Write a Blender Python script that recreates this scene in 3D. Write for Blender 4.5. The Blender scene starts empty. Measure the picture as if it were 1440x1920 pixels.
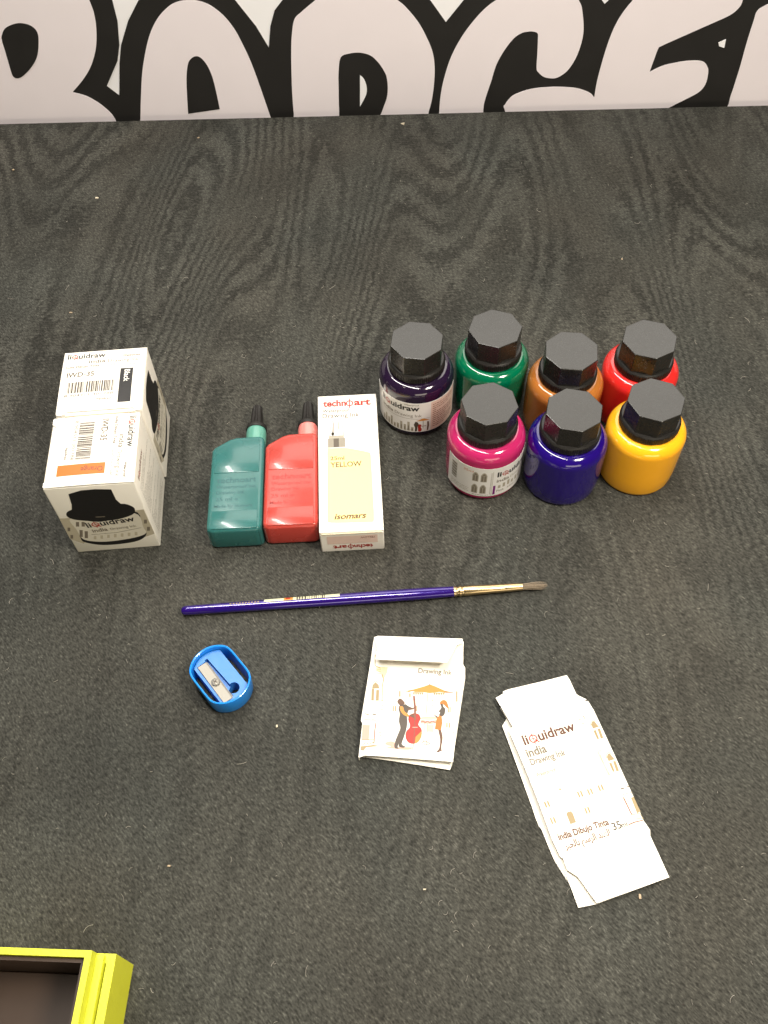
import bpy, bmesh, math, random
from mathutils import Vector, Matrix

# ------------------------------------------------------------------ scene, camera, light
sc = bpy.context.scene
C = sc.collection
random.seed(7)
TH, ROLL, CAMH = 0.5983, -0.0374, 0.4406
cam = bpy.data.objects.new('camera', bpy.data.cameras.new('camera'))
C.objects.link(cam)
cam.matrix_world = Matrix.Translation((0, 0, CAMH)) @ Matrix.Rotation(TH, 4, 'X') @ Matrix.Rotation(ROLL, 4, 'Z')
cam.data.sensor_fit = 'HORIZONTAL'; cam.data.sensor_width = 36; cam.data.lens = 36*1721.3/1440
cam.data.clip_start = 0.01; cam.data.clip_end = 50
sc.camera = cam

w = bpy.data.worlds.new('World'); sc.world = w; w.use_nodes = True
w.node_tree.nodes['Background'].inputs[0].default_value = (1.0, 0.84, 0.58, 1)
w.node_tree.nodes['Background'].inputs[1].default_value = 0.07

def area(name, loc, target, sx, sy, power, col):
    l = bpy.data.lights.new(name, 'AREA'); l.shape = 'RECTANGLE'; l.size = sx; l.size_y = sy
    l.energy = power; l.color = col
    o = bpy.data.objects.new(name, l); C.objects.link(o); o.location = loc
    o.rotation_euler = (Vector(target)-Vector(loc)).to_track_quat('-Z', 'Y').to_euler()
    return o
area('ceiling_tube_light', (-0.22, 0.46, 1.05), (-0.05, 0.58, 0), 1.0, 0.07, 14, (1.0, 0.95, 0.88))
area('ceiling_spot_light', (0.12, -0.18, 1.6), (0.05, 0.2, 0), 0.07, 0.07, 1.2, (1.0, 0.90, 0.74))
area('ceiling_spot_light', (-0.70, -0.01, 1.6), (0.05, 0.2, 0), 0.07, 0.07, 1.0, (1.0, 0.90, 0.74))
area('near_ceiling_light', (0.36, 0.06, 0.72), (0.05, 0.06, 0), 0.22, 0.16, 8, (1.0, 0.91, 0.76))
area('room_front_light', (0.6, -2.4, 0.45), (0.0, 0.5, 0), 1.8, 0.7, 17, (1.0, 0.88, 0.70))
area('ceiling_back_light', (0.35, 2.2, 2.1), (0.05, 0.3, 0), 2.6, 1.4, 48, (1.0, 0.95, 0.87))

sc.view_settings.view_transform = 'Standard'; sc.view_settings.look = 'None'
sc.view_settings.gamma = 1; sc.view_settings.exposure = 0; sc.view_settings.use_curve_mapping = False
MM = 0.001

# ------------------------------------------------------------------ materials
def lin(r, g, b):
    f = lambda c: (c/255/12.92) if c/255 <= .04045 else ((c/255+.055)/1.055)**2.4
    return (f(r), f(g), f(b), 1)
def mat(name, col, rough=.5, metal=0, coat=0, spec=.5, sss=0, vary=.0, vscale=300, bump=0, bscale=800, trans=0, ior=1.45, sheen=0):
    m = bpy.data.materials.new(name); m.use_nodes = True
    nt = m.node_tree; b = nt.nodes['Principled BSDF']
    b.inputs['Base Color'].default_value = col; b.inputs['Roughness'].default_value = rough
    b.inputs['Metallic'].default_value = metal; b.inputs['Coat Weight'].default_value = coat
    b.inputs['Coat Roughness'].default_value = .05
    b.inputs['Specular IOR Level'].default_value = spec; b.inputs['IOR'].default_value = ior
    b.inputs['Transmission Weight'].default_value = trans
    if sheen: b.inputs['Sheen Weight'].default_value = sheen
    if sss:
        b.inputs['Subsurface Weight'].default_value = sss; b.inputs['Subsurface Scale'].default_value = .004
        b.inputs['Subsurface Radius'].default_value = (1, .7, .5)
    tc = nt.nodes.new('ShaderNodeTexCoord')
    if vary:
        n = nt.nodes.new('ShaderNodeTexNoise'); n.inputs['Scale'].default_value = vscale; n.inputs['Detail'].default_value = 4
        nt.links.new(tc.outputs['Object'], n.inputs['Vector'])
        mx = nt.nodes.new('ShaderNodeMix'); mx.data_type = 'RGBA'
        mx.inputs[6].default_value = tuple(c*(1-vary) for c in col[:3])+(1,)
        mx.inputs[7].default_value = tuple(min(1, c*(1+vary)) for c in col[:3])+(1,)
        nt.links.new(n.outputs['Fac'], mx.inputs[0]); nt.links.new(mx.outputs[2], b.inputs['Base Color'])
        mr = nt.nodes.new('ShaderNodeMapRange'); mr.inputs[3].default_value = rough*.8; mr.inputs[4].default_value = min(1, rough*1.25)
        nt.links.new(n.outputs['Fac'], mr.inputs[0]); nt.links.new(mr.outputs[0], b.inputs['Roughness'])
    if bump:
        n = nt.nodes.new('ShaderNodeTexNoise'); n.inputs['Scale'].default_value = bscale; n.inputs['Detail'].default_value = 3
        nt.links.new(tc.outputs['Object'], n.inputs['Vector'])
        bp = nt.nodes.new('ShaderNodeBump'); bp.inputs['Strength'].default_value = bump; bp.inputs['Distance'].default_value = .0003
        nt.links.new(n.outputs['Fac'], bp.inputs['Height']); nt.links.new(bp.outputs[0], b.inputs['Normal'])
    return m

M = {}
M['card'] = mat('white_card', (.80, .77, .70, 1), .45, vary=.03, vscale=120, bump=.15, bscale=500)
M['cardbeige'] = mat('beige_card', (.62, .55, .42, 1), .7, vary=.06)
M['paper'] = mat('label_paper', (.72, .71, .70, 1), .3, coat=.3, vary=.03)
for k, c in dict(black=(22, 20, 20), dark=(70, 60, 50), grey=(112, 104, 92), lgrey=(158, 152, 138), red=(158, 34, 22), brown=(120, 70, 50), dkbrown=(88, 54, 38),
                 orange=(196, 104, 32), yellow=(250, 232, 148), tan=(146, 128, 92), pinkish=(195, 155, 138), purple=(110, 20, 110),
                 sand=(205, 192, 158), amber=(190, 128, 52), white=(235, 232, 225), label=(205, 200, 186), label2=(176, 168, 148), skin=(92, 62, 44), teal=(110, 128, 120), rose=(215, 190, 178)).items():
    M['i_'+k] = mat('print_'+k, lin(*c), .45, vary=.05, vscale=400)
M['cap'] = mat('matte_black_plastic', (.016, .015, .013, 1), .27, spec=.62, vary=.16, vscale=350, bump=.08, bscale=1500)
M['capring'] = mat('black_plastic_ring', (.014, .013, .012, 1), .35)

# moire cloth
def cloth_mat():
    m = bpy.data.materials.new('black_moire_cloth'); m.use_nodes = True
    nt = m.node_tree; N = nt.nodes; L = nt.links; b = N['Principled BSDF']
    b.inputs['Roughness'].default_value = .75; b.inputs['Specular IOR Level'].default_value = .12
    b.inputs['Sheen Weight'].default_value = .0; b.inputs['Sheen Roughness'].default_value = .5
    tc = N.new('ShaderNodeTexCoord')
    def mapping(scale, rot=0):
        rt = N.new('ShaderNodeMapping'); rt.inputs['Rotation'].default_value = (0, 0, rot)
        L.new(tc.outputs['Object'], rt.inputs['Vector'])
        mp = N.new('ShaderNodeMapping'); mp.inputs['Scale'].default_value = scale
        L.new(rt.outputs[0], mp.inputs['Vector']); return mp.outputs[0]
    def noise(vec, sc_, det=2, rough=.5, dist=0):
        n = N.new('ShaderNodeTexNoise'); n.inputs['Scale'].default_value = sc_; n.inputs['Detail'].default_value = det
        n.inputs['Roughness'].default_value = rough; n.inputs['Distortion'].default_value = dist
        L.new(vec, n.inputs['Vector']); return n.outputs['Fac']
    def math_(op, a, b_=None, c=None):
        n = N.new('ShaderNodeMath'); n.operation = op
        for i, v in enumerate((a, b_, c)):
            if v is None: continue
            if isinstance(v, (int, float)): n.inputs[i].default_value = v
            else: L.new(v, n.inputs[i])
        return n.outputs[0]
    def rng(v, a, b_, c, d):
        n = N.new('ShaderNodeMapRange'); L.new(v, n.inputs[0])
        for i, q in enumerate((a, b_, c, d)): n.inputs[i+1].default_value = q
        return n.outputs[0]
    big = noise(mapping((1, .20, 1), .03), 8.5, 1.2, .35, .1)
    fine = noise(mapping((1, .5, 1)), 180, 3, .6)
    weft = noise(mapping((.16, 1, 1)), 700, 1)                       # each weft thread shifts the watermark a little
    g = math_('ADD', math_('MULTIPLY', big, 27.0), math_('MULTIPLY', fine, 1.3))
    g = math_('ADD', g, math_('MULTIPLY', weft, .9))
    band = math_('SINE', math_('MULTIPLY', g, 6.2832))
    band = rng(band, -.9, .5, 0, 1)
    patch = noise(mapping((1, .6, 1)), 16, 3, .6)                    # where the watermark shows
    amp = rng(patch, .36, .60, .15, 1)
    sep = N.new('ShaderNodeSeparateXYZ'); L.new(tc.outputs['Object'], sep.inputs[0])
    amp = math_('MULTIPLY', amp, rng(sep.outputs['Y'], -.52, -.25, .38, 1))   # watermark's fading with view angle is put into the colour towards the near edge
    fleck = noise(mapping((1, .36, 1), math.radians(138)), 1150, 2, .65)
    fleck2 = noise(mapping((1, .5, 1), math.radians(125)), 420, 3, .65)
    v = math_('ADD', 1.0, math_('MULTIPLY', math_('SUBTRACT', band, .6), math_('MULTIPLY', amp, .68)))
    v = math_('MULTIPLY', v, rng(fleck, .33, .67, .50, 1.50))
    v = math_('MULTIPLY', v, rng(fleck2, .32, .68, .78, 1.22))
    v = math_('MULTIPLY', v, rng(noise(mapping((1, 1, 1)), 14, 2), .35, .65, .86, 1.14))
    hot = rng(fleck, .64, .76, 0, 1)
    v = math_('ADD', v, math_('MULTIPLY', hot, 1.3))
    col = N.new('ShaderNodeMix'); col.data_type = 'RGBA'
    col.inputs[6].default_value = (.0365, .0400, .0365, 1); col.inputs[7].default_value = (.0480, .0440, .0360, 1)
    L.new(noise(mapping((1, .7, 1)), 12, 2), col.inputs[0])
    mu = N.new('ShaderNodeVectorMath'); mu.operation = 'SCALE'
    L.new(col.outputs[2], mu.inputs[0]); L.new(v, mu.inputs['Scale']); L.new(mu.outputs[0], b.inputs['Base Color'])
    bp = N.new('ShaderNodeBump'); bp.inputs['Strength'].default_value = .5; bp.inputs['Distance'].default_value = .0004
    L.new(fleck, bp.inputs['Height']); L.new(bp.outputs[0], b.inputs['Normal'])
    return m
M['cloth'] = cloth_mat()

# ------------------------------------------------------------------ helpers
def obj(name, bm, mats, parent=None, smooth=False, loc=None):
    me = bpy.data.meshes.new(name)
    bmesh.ops.recalc_face_normals(bm, faces=bm.faces) if not getattr(bm, 'keep', False) and smooth != 'flatprint' else None
    bm.to_mesh(me); bm.free()
    for m in (mats if isinstance(mats, (list, tuple)) else [mats]): me.materials.append(m)
    if smooth is True:
        for p in me.polygons: p.use_smooth = True
    elif isinstance(smooth, float):
        for p in me.polygons: p.use_smooth = True
        me.set_sharp_from_angle(angle=math.radians(smooth))
    o = bpy.data.objects.new(name, me); C.objects.link(o)
    if parent: o.parent = parent
    if loc: o.location = loc
    return o
def thing(name, label, cat, loc=(0, 0, 0), rz=0, group=None):
    o = bpy.data.objects.new(name, None); C.objects.link(o); o.empty_display_size = .01
    o.location = loc; o.rotation_euler = (0, 0, rz)
    return tag(o, label, cat, group)
def tag(o, label, cat, group=None):
    o['label'] = label; o['category'] = cat
    if group: o['group'] = group
    return o
def rbox(x0, y0, z0, x1, y1, z1, bev=.0005, seg=3):
    bm = bmesh.new(); bmesh.ops.create_cube(bm, size=1)
    for v in bm.verts:
        v.co = Vector(((x0+x1)/2+v.co.x*(x1-x0), (y0+y1)/2+v.co.y*(y1-y0), (z0+z1)/2+v.co.z*(z1-z0)))
    if bev: bmesh.ops.bevel(bm, geom=bm.edges[:], offset=bev, segments=seg, affect='EDGES', profile=.5)
    return bm
def lathe(prof, seg=96, rfun=None, cap0=True, cap1=True, axis='Z'):
    bm = bmesh.new(); rings = []
    for (r, z) in prof:
        ring = []
        for i in range(seg):
            a = 2*math.pi*i/seg; rr = r*(rfun(a, z) if rfun else 1)
            p = (rr*math.cos(a), rr*math.sin(a), z)
            if axis == 'X': p = (p[2], p[0], p[1])
            if axis == 'Y': p = (p[1], p[2], p[0])
            ring.append(bm.verts.new(p))
        rings.append(ring)
    for a, b in zip(rings, rings[1:]):
        for i in range(seg): bm.faces.new((a[i], a[(i+1) % seg], b[(i+1) % seg], b[i]))
    if cap0: bm.faces.new(rings[0][::-1])
    if cap1: bm.faces.new(rings[-1])
    return bm
def catmull(pts, n=6, closed=True):
    out = []; N_ = len(pts)
    for i in range(N_ if closed else N_-1):
        p0, p1, p2, p3 = (Vector(pts[(i+k) % N_ if closed else max(0, min(N_-1, i+k))]) for k in (-1, 0, 1, 2))
        if (p2-p1).length < 1e-9: continue
        for j in range(n):
            t = j/n
            out.append(tuple(.5*((2*p1)+(p2-p0)*t+(2*p0-5*p1+4*p2-p3)*t*t+(3*p1-p0-3*p2+p3)*t**3)))
    return out
def prism(pts, z0, z1, bev=0, seg=2):
    bm = bmesh.new(); vs = [bm.verts.new((x, y, z0)) for x, y in pts]; f = bm.faces.new(vs)
    r = bmesh.ops.extrude_face_region(bm, geom=[f])
    for v in r['geom']:
        if isinstance(v, bmesh.types.BMVert): v.co.z = z1
    if bev:
        bm.normal_update(); bmesh.ops.recalc_face_normals(bm, faces=bm.faces)
        es = [e for e in bm.edges if e.is_manifold and e.calc_face_angle(0) > .6]
        bmesh.ops.bevel(bm, geom=es, offset=bev, segments=seg, affect='EDGES', profile=.5)
    return bm
def grid_cut(bm, sx, sy):
    """slice a flat mesh by a lattice so that it can bend"""
    xs = [v.co.x for v in bm.verts]; ys = [v.co.y for v in bm.verts]
    for lo, hi, st, no in ((min(xs), max(xs), sx, (1, 0, 0)), (min(ys), max(ys), sy, (0, 1, 0))):
        if not st: continue
        k = lo+st
        while k < hi:
            bmesh.ops.bisect_plane(bm, geom=bm.verts[:]+bm.edges[:]+bm.faces[:], plane_co=Vector(no)*k, plane_no=no, dist=1e-7); k += st
def sheet(pts, zf, t, step=.003):
    """a piece of card: outline pts, height zf(x,y), thickness t"""
    bm = bmesh.new(); bm.faces.new([bm.verts.new((x, y, 0)) for x, y in pts])
    bmesh.ops.triangulate(bm, faces=bm.faces[:])
    grid_cut(bm, step, step)
    r = bmesh.ops.extrude_face_region(bm, geom=bm.faces[:])
    top = {v for v in r['geom'] if isinstance(v, bmesh.types.BMVert)}
    for v in bm.verts: v.co.z = zf(v.co.x, v.co.y)+(t if v in top else 0)
    return bm
def homog(src, dst):
    """projective map taking four points of a drawing to four points of a face"""
    import numpy as np
    A = []; B = []
    for (x, y), (u, v) in zip(src, dst):
        A.append([x, y, 1, 0, 0, 0, -u*x, -u*y]); B.append(u)
        A.append([0, 0, 0, x, y, 1, -v*x, -v*y]); B.append(v)
    h = np.linalg.solve(np.array(A, float), np.array(B, float))
    return lambda x, y: ((h[0]*x+h[1]*y+h[2])/(h[6]*x+h[7]*y+1), (h[3]*x+h[4]*y+h[5])/(h[6]*x+h[7]*y+1))

_tc = {}
def text_polys(s, bold=0.0, sp=1.0):
    key = (s, bold, sp)
    if key in _tc: return _tc[key]
    c = bpy.data.curves.new('t', 'FONT'); c.body = s; c.offset = bold; c.resolution_u = 3; c.space_character = sp
    o = bpy.data.objects.new('t', c); C.objects.link(o)
    dg = bpy.context.evaluated_depsgraph_get()
    me = bpy.data.meshes.new_from_object(o.evaluated_get(dg))
    V = [tuple(v.co[:2]) for v in me.vertices]; F = [tuple(p.vertices) for p in me.polygons]
    bpy.data.objects.remove(o); bpy.data.curves.remove(c); bpy.data.meshes.remove(me)
    xs = [v[0] for v in V]
    _tc[key] = (V, F, min(xs), max(xs)); return _tc[key]

class Print:
    """ink printed on one face: flat shapes in mm on the face, in layers of 0.02 mm"""
    def __init__(s, surf, cut=None):
        s.bm = bmesh.new(); s.mats = []; s.surf = surf; s.cut = cut; s.pre = None; s.batches = []
    def mi(s, k):
        if k not in s.mats: s.mats.append(k)
        return s.mats.index(k)
    def poly(s, pts, k, z=0, pre='d'):
        pre = s.pre if pre == 'd' else pre
        if pre: pts = [pre(*p) for p in pts]
        vs = [s.bm.verts.new((p[0], p[1], z)) for p in pts]
        f = s.bm.faces.new(vs); f.material_index = s.mi(k)
    def rect(s, u0, v0, u1, v1, k, z=0): s.poly([(u0, v0), (u1, v0), (u1, v1), (u0, v1)], k, z)
    def line(s, pts, w_, k, z=0):
        if s.pre: pts = [s.pre(*p) for p in pts]
        for a, b in zip(pts, pts[1:]):
            a = Vector(a); b = Vector(b); d = b-a
            if d.length < 1e-6: continue
            n = Vector((-d.y, d.x)).normalized()*w_/2
            s.poly([a-n, b-n, b+n, a+n], k, z, None)
    def disc(s, u, v, ru, rv, k, z=0, n=20): s.poly([(u+ru*math.cos(2*math.pi*i/n), v+rv*math.sin(2*math.pi*i/n)) for i in range(n)], k, z)
    def ring(s, u, v, r, w_, k, z=0, n=24, a0=0, a1=360):
        for i in range(n):
            a, b = (math.radians(a0+(a1-a0)*j/n) for j in (i, i+1))
            s.poly([(u+q*math.cos(t), v+q*math.sin(t)) for q, t in ((r, a), (r, b), (r-w_, b), (r-w_, a))], k, z)
    def text(s, t, u, v, width=None, size=None, k='i_black', z=0, rot=0, bold=0, sp=1.0, hscale=None, skew=0):
        V, F, x0, x1 = text_polys(t, bold, sp)
        if size is None: size = width/(x1-x0)
        sx = width/(x1-x0) if width else size
        c, sn = math.cos(math.radians(rot)), math.sin(math.radians(rot))
        vs = []
        for (x, y) in V:
            a = (x-x0)*sx+skew*y*size; b = y*size
            p = (u+a*c-b*sn, v+a*sn+b*c)
            if s.pre: p = s.pre(*p)
            vs.append(s.bm.verts.new((p[0], p[1], z)))
        for f in F:
            try: g = s.bm.faces.new([vs[i] for i in f]); g.material_index = s.mi(k)
            except ValueError: pass
        return (x1-x0)*sx
    def liquidraw(s, u, v, width, k='i_black', kq='i_red', rot=0, z=0, bold=.018):
        """the wordmark with its ringed q: size from the width"""
        parts = [('li', None), ('q', 'q'), ('uidraw', None)]
        def wid(t): V, F, a, b = text_polys(t, bold); return b-a
        gap = .07; q = .62
        tot = wid('li')+gap+q+gap+wid('uidraw'); S = width/tot
        c, sn = math.cos(math.radians(rot)), math.sin(math.radians(rot))
        def at(a, b=0): return (u+a*S*c-b*S*sn, v+a*S*sn+b*S*c)
        s.text('li', *at(0), size=S, k=k, rot=rot, z=z, bold=bold)
        cx = wid('li')+gap+q/2; p = at(cx, .27)
        s.ring(p[0], p[1], .31*S, .085*S, kq, z)
        old = s.pre
        def seg(a, b, c_, d, w_, kk, zz):
            P, Q = Vector(at(cx+a, .27+b)), Vector(at(cx+c_, .27+d)); dd = Q-P; n = Vector((-dd.y, dd.x)).normalized()*w_*S/2
            s.poly([P-n, Q-n, Q+n, P+n], kk, zz)
        seg(0, -.42, 0, .42, .05, kq, z+.02); seg(-.2, 0, .2, 0, .05, kq, z+.02); seg(.08, -.1, .34, -.34, .09, kq, z+.04)
        s.text('uidraw', *at(wid('li')+gap+q+gap), size=S, k=k, rot=rot, z=z, bold=bold)
    def barcode(s, u0, v0, u1, v1, k='i_dark', vert=False, seed=3):
        r = random.Random(seed); p = 0; tot = 95
        while p < tot:
            wv = r.choice((1, 1, 2, 3)); g = r.choice((1, 1, 2, 2))
            a = p/tot; b = min(1, (p+wv)/tot)
            if vert: s.rect(u0, v0+(v1-v0)*a, u1, v0+(v1-v0)*b, k)
            else: s.rect(u0+(u1-u0)*a, v0, u0+(u1-u0)*b, v1, k)
            p += wv+g
    def greek(s, u0, v0, u1, v1, rows, k='i_grey', h=.35, seed=1, z=0):
        """copy too small to read: rows of word-length strokes"""
        r = random.Random(seed)
        for i in range(rows):
            v = v1-(v1-v0)*(i+.5)/rows; u = u0
            while u < u1:
                wl = r.uniform(.6, 2.6); e = min(u+wl, u1)
                s.rect(u, v-h/2, e, v+h/2*r.uniform(.6, 1), k, z); u = e+r.uniform(.25, .5)
                if r.random() < .05: break
    def build(s, name, parent):
        if s.cut: grid_cut(s.bm, s.cut[0], s.cut[1] if len(s.cut) > 1 else None)
        for v in s.bm.verts: v.co = s.surf(v.co.x, v.co.y, v.co.z)
        me = bpy.data.meshes.new(name); s.bm.to_mesh(me); s.bm.free()
        for k in s.mats: me.materials.append(M[k])
        o = bpy.data.objects.new(name, me); C.objects.link(o); o.parent = parent
        return o
def plane_surf(O, U, V, eps=.06):
    O, U, V = Vector(O), Vector(U), Vector(V); n = U.cross(V).normalized()
    return lambda u, v, z: O+U*u*MM+V*v*MM+n*(eps+z)*MM

# ------------------------------------------------------------------ tablecloth
YAWB = -.0225
cl = obj('tablecloth', rbox(-.50, -1.15, -.25, 1.15, 0, 0, .003, 3), M['cloth'], smooth=40.0, loc=(-.3061, .7052, 0))
cl.rotation_euler = (0, 0, YAWB)
tag(cl, 'black moire cloth with wood-grain watermark spread over the whole table', 'tablecloth')

# ------------------------------------------------------------------ banner
BN = {
  'K_B': (0,[(-67.2,134.3),(14.4,146.2),(94.4,137.3),(114.9,115.2),(116.6,92.4),(116.5,76.5),(113.1,57.9),(108.3,45.2),(94.2,24.6),(102.4,16.0),(94.4,-43.3),(-155.2,-36.6)]),
  'K_A': (0,[(84.2,-53.7),(102.2,16.0),(109.4,43.0),(114.5,57.9),(124.6,76.3),(136.6,91.9),(156.8,110.5),(177.7,117.3),(195.8,109.5),(208.4,90.1),(221.7,69.7),(229.4,52.8),(247.9,2.8),(242.0,-58.0)]),
  'K_D': (0,[(213.8,-57.2),(229.4,52.8),(232.7,69.5),(237.4,81.5),(244.4,89.2),(257.9,104.2),(290.0,114.5),(328.7,109.9),(354.9,86.4),(367.5,69.3),(379.4,22.6),(383.3,-61.8)]),
  'K_G': (0,[(364.4,-61.3),(367.5,69.3),(380.5,85.7),(399.1,104.4),(437.5,110.9),(470.4,98.9),(484.1,83.1),(487.1,79.9),(512.8,-65.3)]),
  'K_E': (0,[(506.2,-65.1),(487.1,79.9),(489.8,83.0),(501.2,101.9),(545.5,111.8),(593.3,107.0),(620.6,95.1),(712.2,100.3),(791.1,-72.8)]),
  'L_B': (1,[(-70.9,127.2),(8.6,132.4),(84.1,128.7),(97.2,108.2),(99.7,92.8),(100.4,80.9),(97.8,66.7),(93.4,54.2),(86.0,41.4),(76.4,30.5),(65.2,20.5),(65.2,20.5),(76.6,16.2),(87.2,7.0),(93.5,-4.4),(92.8,-22.5),(83.8,-48.3),(48.0,-58.1),(-163.3,-52.4)]),
  'C_B': (1,[(25.1,68.6),(29.4,73.6),(36.6,76.5),(43.0,77.2),(49.5,75.2),(52.9,69.9),(50.8,60.6),(45.8,50.0),(38.0,41.5),(29.4,35.1),(24.6,33.6),(21.9,35.3),(21.8,40.8),(23.0,56.0),(23.6,64.5)]),
  'L_A': (1,[(102.8,-54.2),(114.7,-4.5),(121.9,22.5),(126.7,38.1),(133.6,55.3),(140.0,67.7),(147.4,77.7),(155.0,84.6),(163.1,89.3),(172.5,91.0),(181.4,90.2),(189.7,86.6),(198.5,78.5),(205.0,68.1),(209.4,56.5),(213.7,42.5),(217.7,24.5),(223.2,-4.2),(226.8,-26.1),(225.5,-57.5)]),
  'C_A': (1,[(155.5,-0.8),(155.5,-0.8),(157.7,14.6),(160.4,30.5),(163.7,41.6),(167.4,46.3),(171.9,47.9),(175.7,45.6),(179.2,39.0),(181.2,30.0),(182.1,16.3),(182.4,2.6),(182.4,2.6)]),
  'L_D': (1,[(242.0,-58.0),(243.2,-4.3),(244.1,19.3),(246.5,48.1),(248.9,64.9),(252.0,75.1),(257.5,80.0),(265.1,85.7),(272.5,90.4),(292.9,97.6),(312.7,97.1),(330.4,87.0),(338.4,79.9),(346.6,69.6),(353.0,58.1),(357.8,46.3),(359.7,34.3),(359.6,20.8),(358.2,7.0),(355.8,-4.3),(349.9,-29.4),(331.4,-60.4)]),
  'C_D': (1,[(281.1,-15.1),(281.1,-4.8),(282.1,18.3),(282.9,31.8),(285.3,43.9),(292.2,46.9),(300.7,47.4),(309.0,44.8),(315.1,38.7),(319.2,32.0),(321.3,26.4),(322.0,17.2),(321.0,9.1),(318.6,2.1),(315.6,-5.7),(309.2,-18.3)]),
  'W_D': (1,[(299.9,29.2),(299.9,29.2),(303.0,25.7),(304.9,18.8),(304.0,11.9),(298.7,1.9),(298.7,1.9)]),
  'L_G': (1,[(365.2,-29.8),(364.5,-4.6),(365.7,13.8),(368.8,29.6),(373.2,43.8),(379.9,57.4),(387.5,68.6),(396.0,78.4),(404.6,85.1),(416.1,90.7),(439.3,95.9),(460.0,89.6),(468.2,81.6),(471.4,73.5),(474.0,61.3),(474.0,50.8),(471.6,39.1),(466.7,28.9),(460.0,23.2),(454.8,22.2),(448.2,23.5),(443.0,27.7),(441.3,31.1),(440.5,43.1),(439.7,53.8),(438.9,59.0),(435.4,60.6),(431.3,60.7),(426.2,59.6),(420.4,55.3),(414.0,45.9),(408.7,34.1),(405.5,19.6),(402.1,5.8),(401.1,-4.8),(402.0,-30.8)]),
  'L_E': (1,[(491.7,4.7),(491.7,4.7),(491.7,19.7),(493.1,36.3),(494.9,50.3),(497.3,61.7),(501.1,71.8),(506.4,80.6),(510.7,84.4),(529.0,91.7),(558.3,92.9),(582.7,90.3),(589.4,84.4),(590.6,78.5),(588.6,73.6),(583.0,68.7),(566.8,60.9),(548.4,52.1),(537.2,46.6),(535.2,44.5),(533.7,34.2),(532.5,25.4),(532.5,25.4),(541.0,30.0),(551.0,32.6),(563.4,34.1),(573.1,33.2),(578.1,28.6),(580.1,23.0),(580.4,13.9),(576.7,7.1),(567.4,1.0),(558.7,-4.2),(546.2,-12.3),(523.7,-34.0),(478.7,-37.9),(431.6,-26.5),(418.8,-4.1),(419.0,0.7),(423.9,7.6),(432.2,11.6),(442.8,14.1),(457.9,14.8),(473.2,13.7),(482.3,11.2),(488.2,8.3)]),
  'L_R': (1,[(609.8,-57.1),(604.4,-4.2),(604.2,9.9),(604.2,28.0),(603.6,47.5),(603.7,64.1),(604.2,72.2),(610.7,77.0),(624.5,83.5),(699.2,85.5),(762.6,-61.3)]),
  'W_T': (0,[(581.1,48.5),(586.4,51.1),(586.9,44.1),(582.6,45.5)]),
}
M['banner'] = mat('banner_fabric', (.92, .92, .95, 1), .7, vary=.02, vscale=60, bump=.3, bscale=1500)
M['b_black'] = mat('banner_black', (.013, .012, .011, 1), .6, vary=.1, vscale=50)
M['b_lilac'] = mat('banner_lilac', (.85, .79, .83, 1), .7, vary=.02, vscale=40, bump=.2, bscale=1500)
bn = thing('banner', 'white banner with big rounded pale lilac capital letters outlined in black, upright behind the cloth', 'banner', (-.30594, .71318, 0), YAWB)
obj('banner_fabric', rbox(-.5, .0012, -.25, 1.2, .004, .30, 0), M['banner'], bn)
lay = 0
for k, (sm, pts) in BN.items():
    if sm: pts = catmull(pts, 6)
    kind = k[0]
    nm = {'K': 'letter_outline', 'L': 'letter', 'C': 'letter_counter', 'W': 'white_patch'}[kind]
    lay += 1
    dep = {'K': .0006+lay*.00008, 'L': .0014, 'C': .0017, 'W': .0019}[kind]
    bm = prism([(p[0]*MM, p[1]*MM) for p in pts], 0, .0003)
    for v in bm.verts: v.co = Vector((v.co.x, .0014-dep-v.co.z, v.co.y))
    o = obj(nm, bm, M[{'K': 'b_black', 'L': 'b_lilac', 'C': 'b_black', 'W': 'banner'}[kind]], bn)
    if kind == 'L': o['label'] = 'pale lilac rounded letter %s' % k[2]

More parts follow.
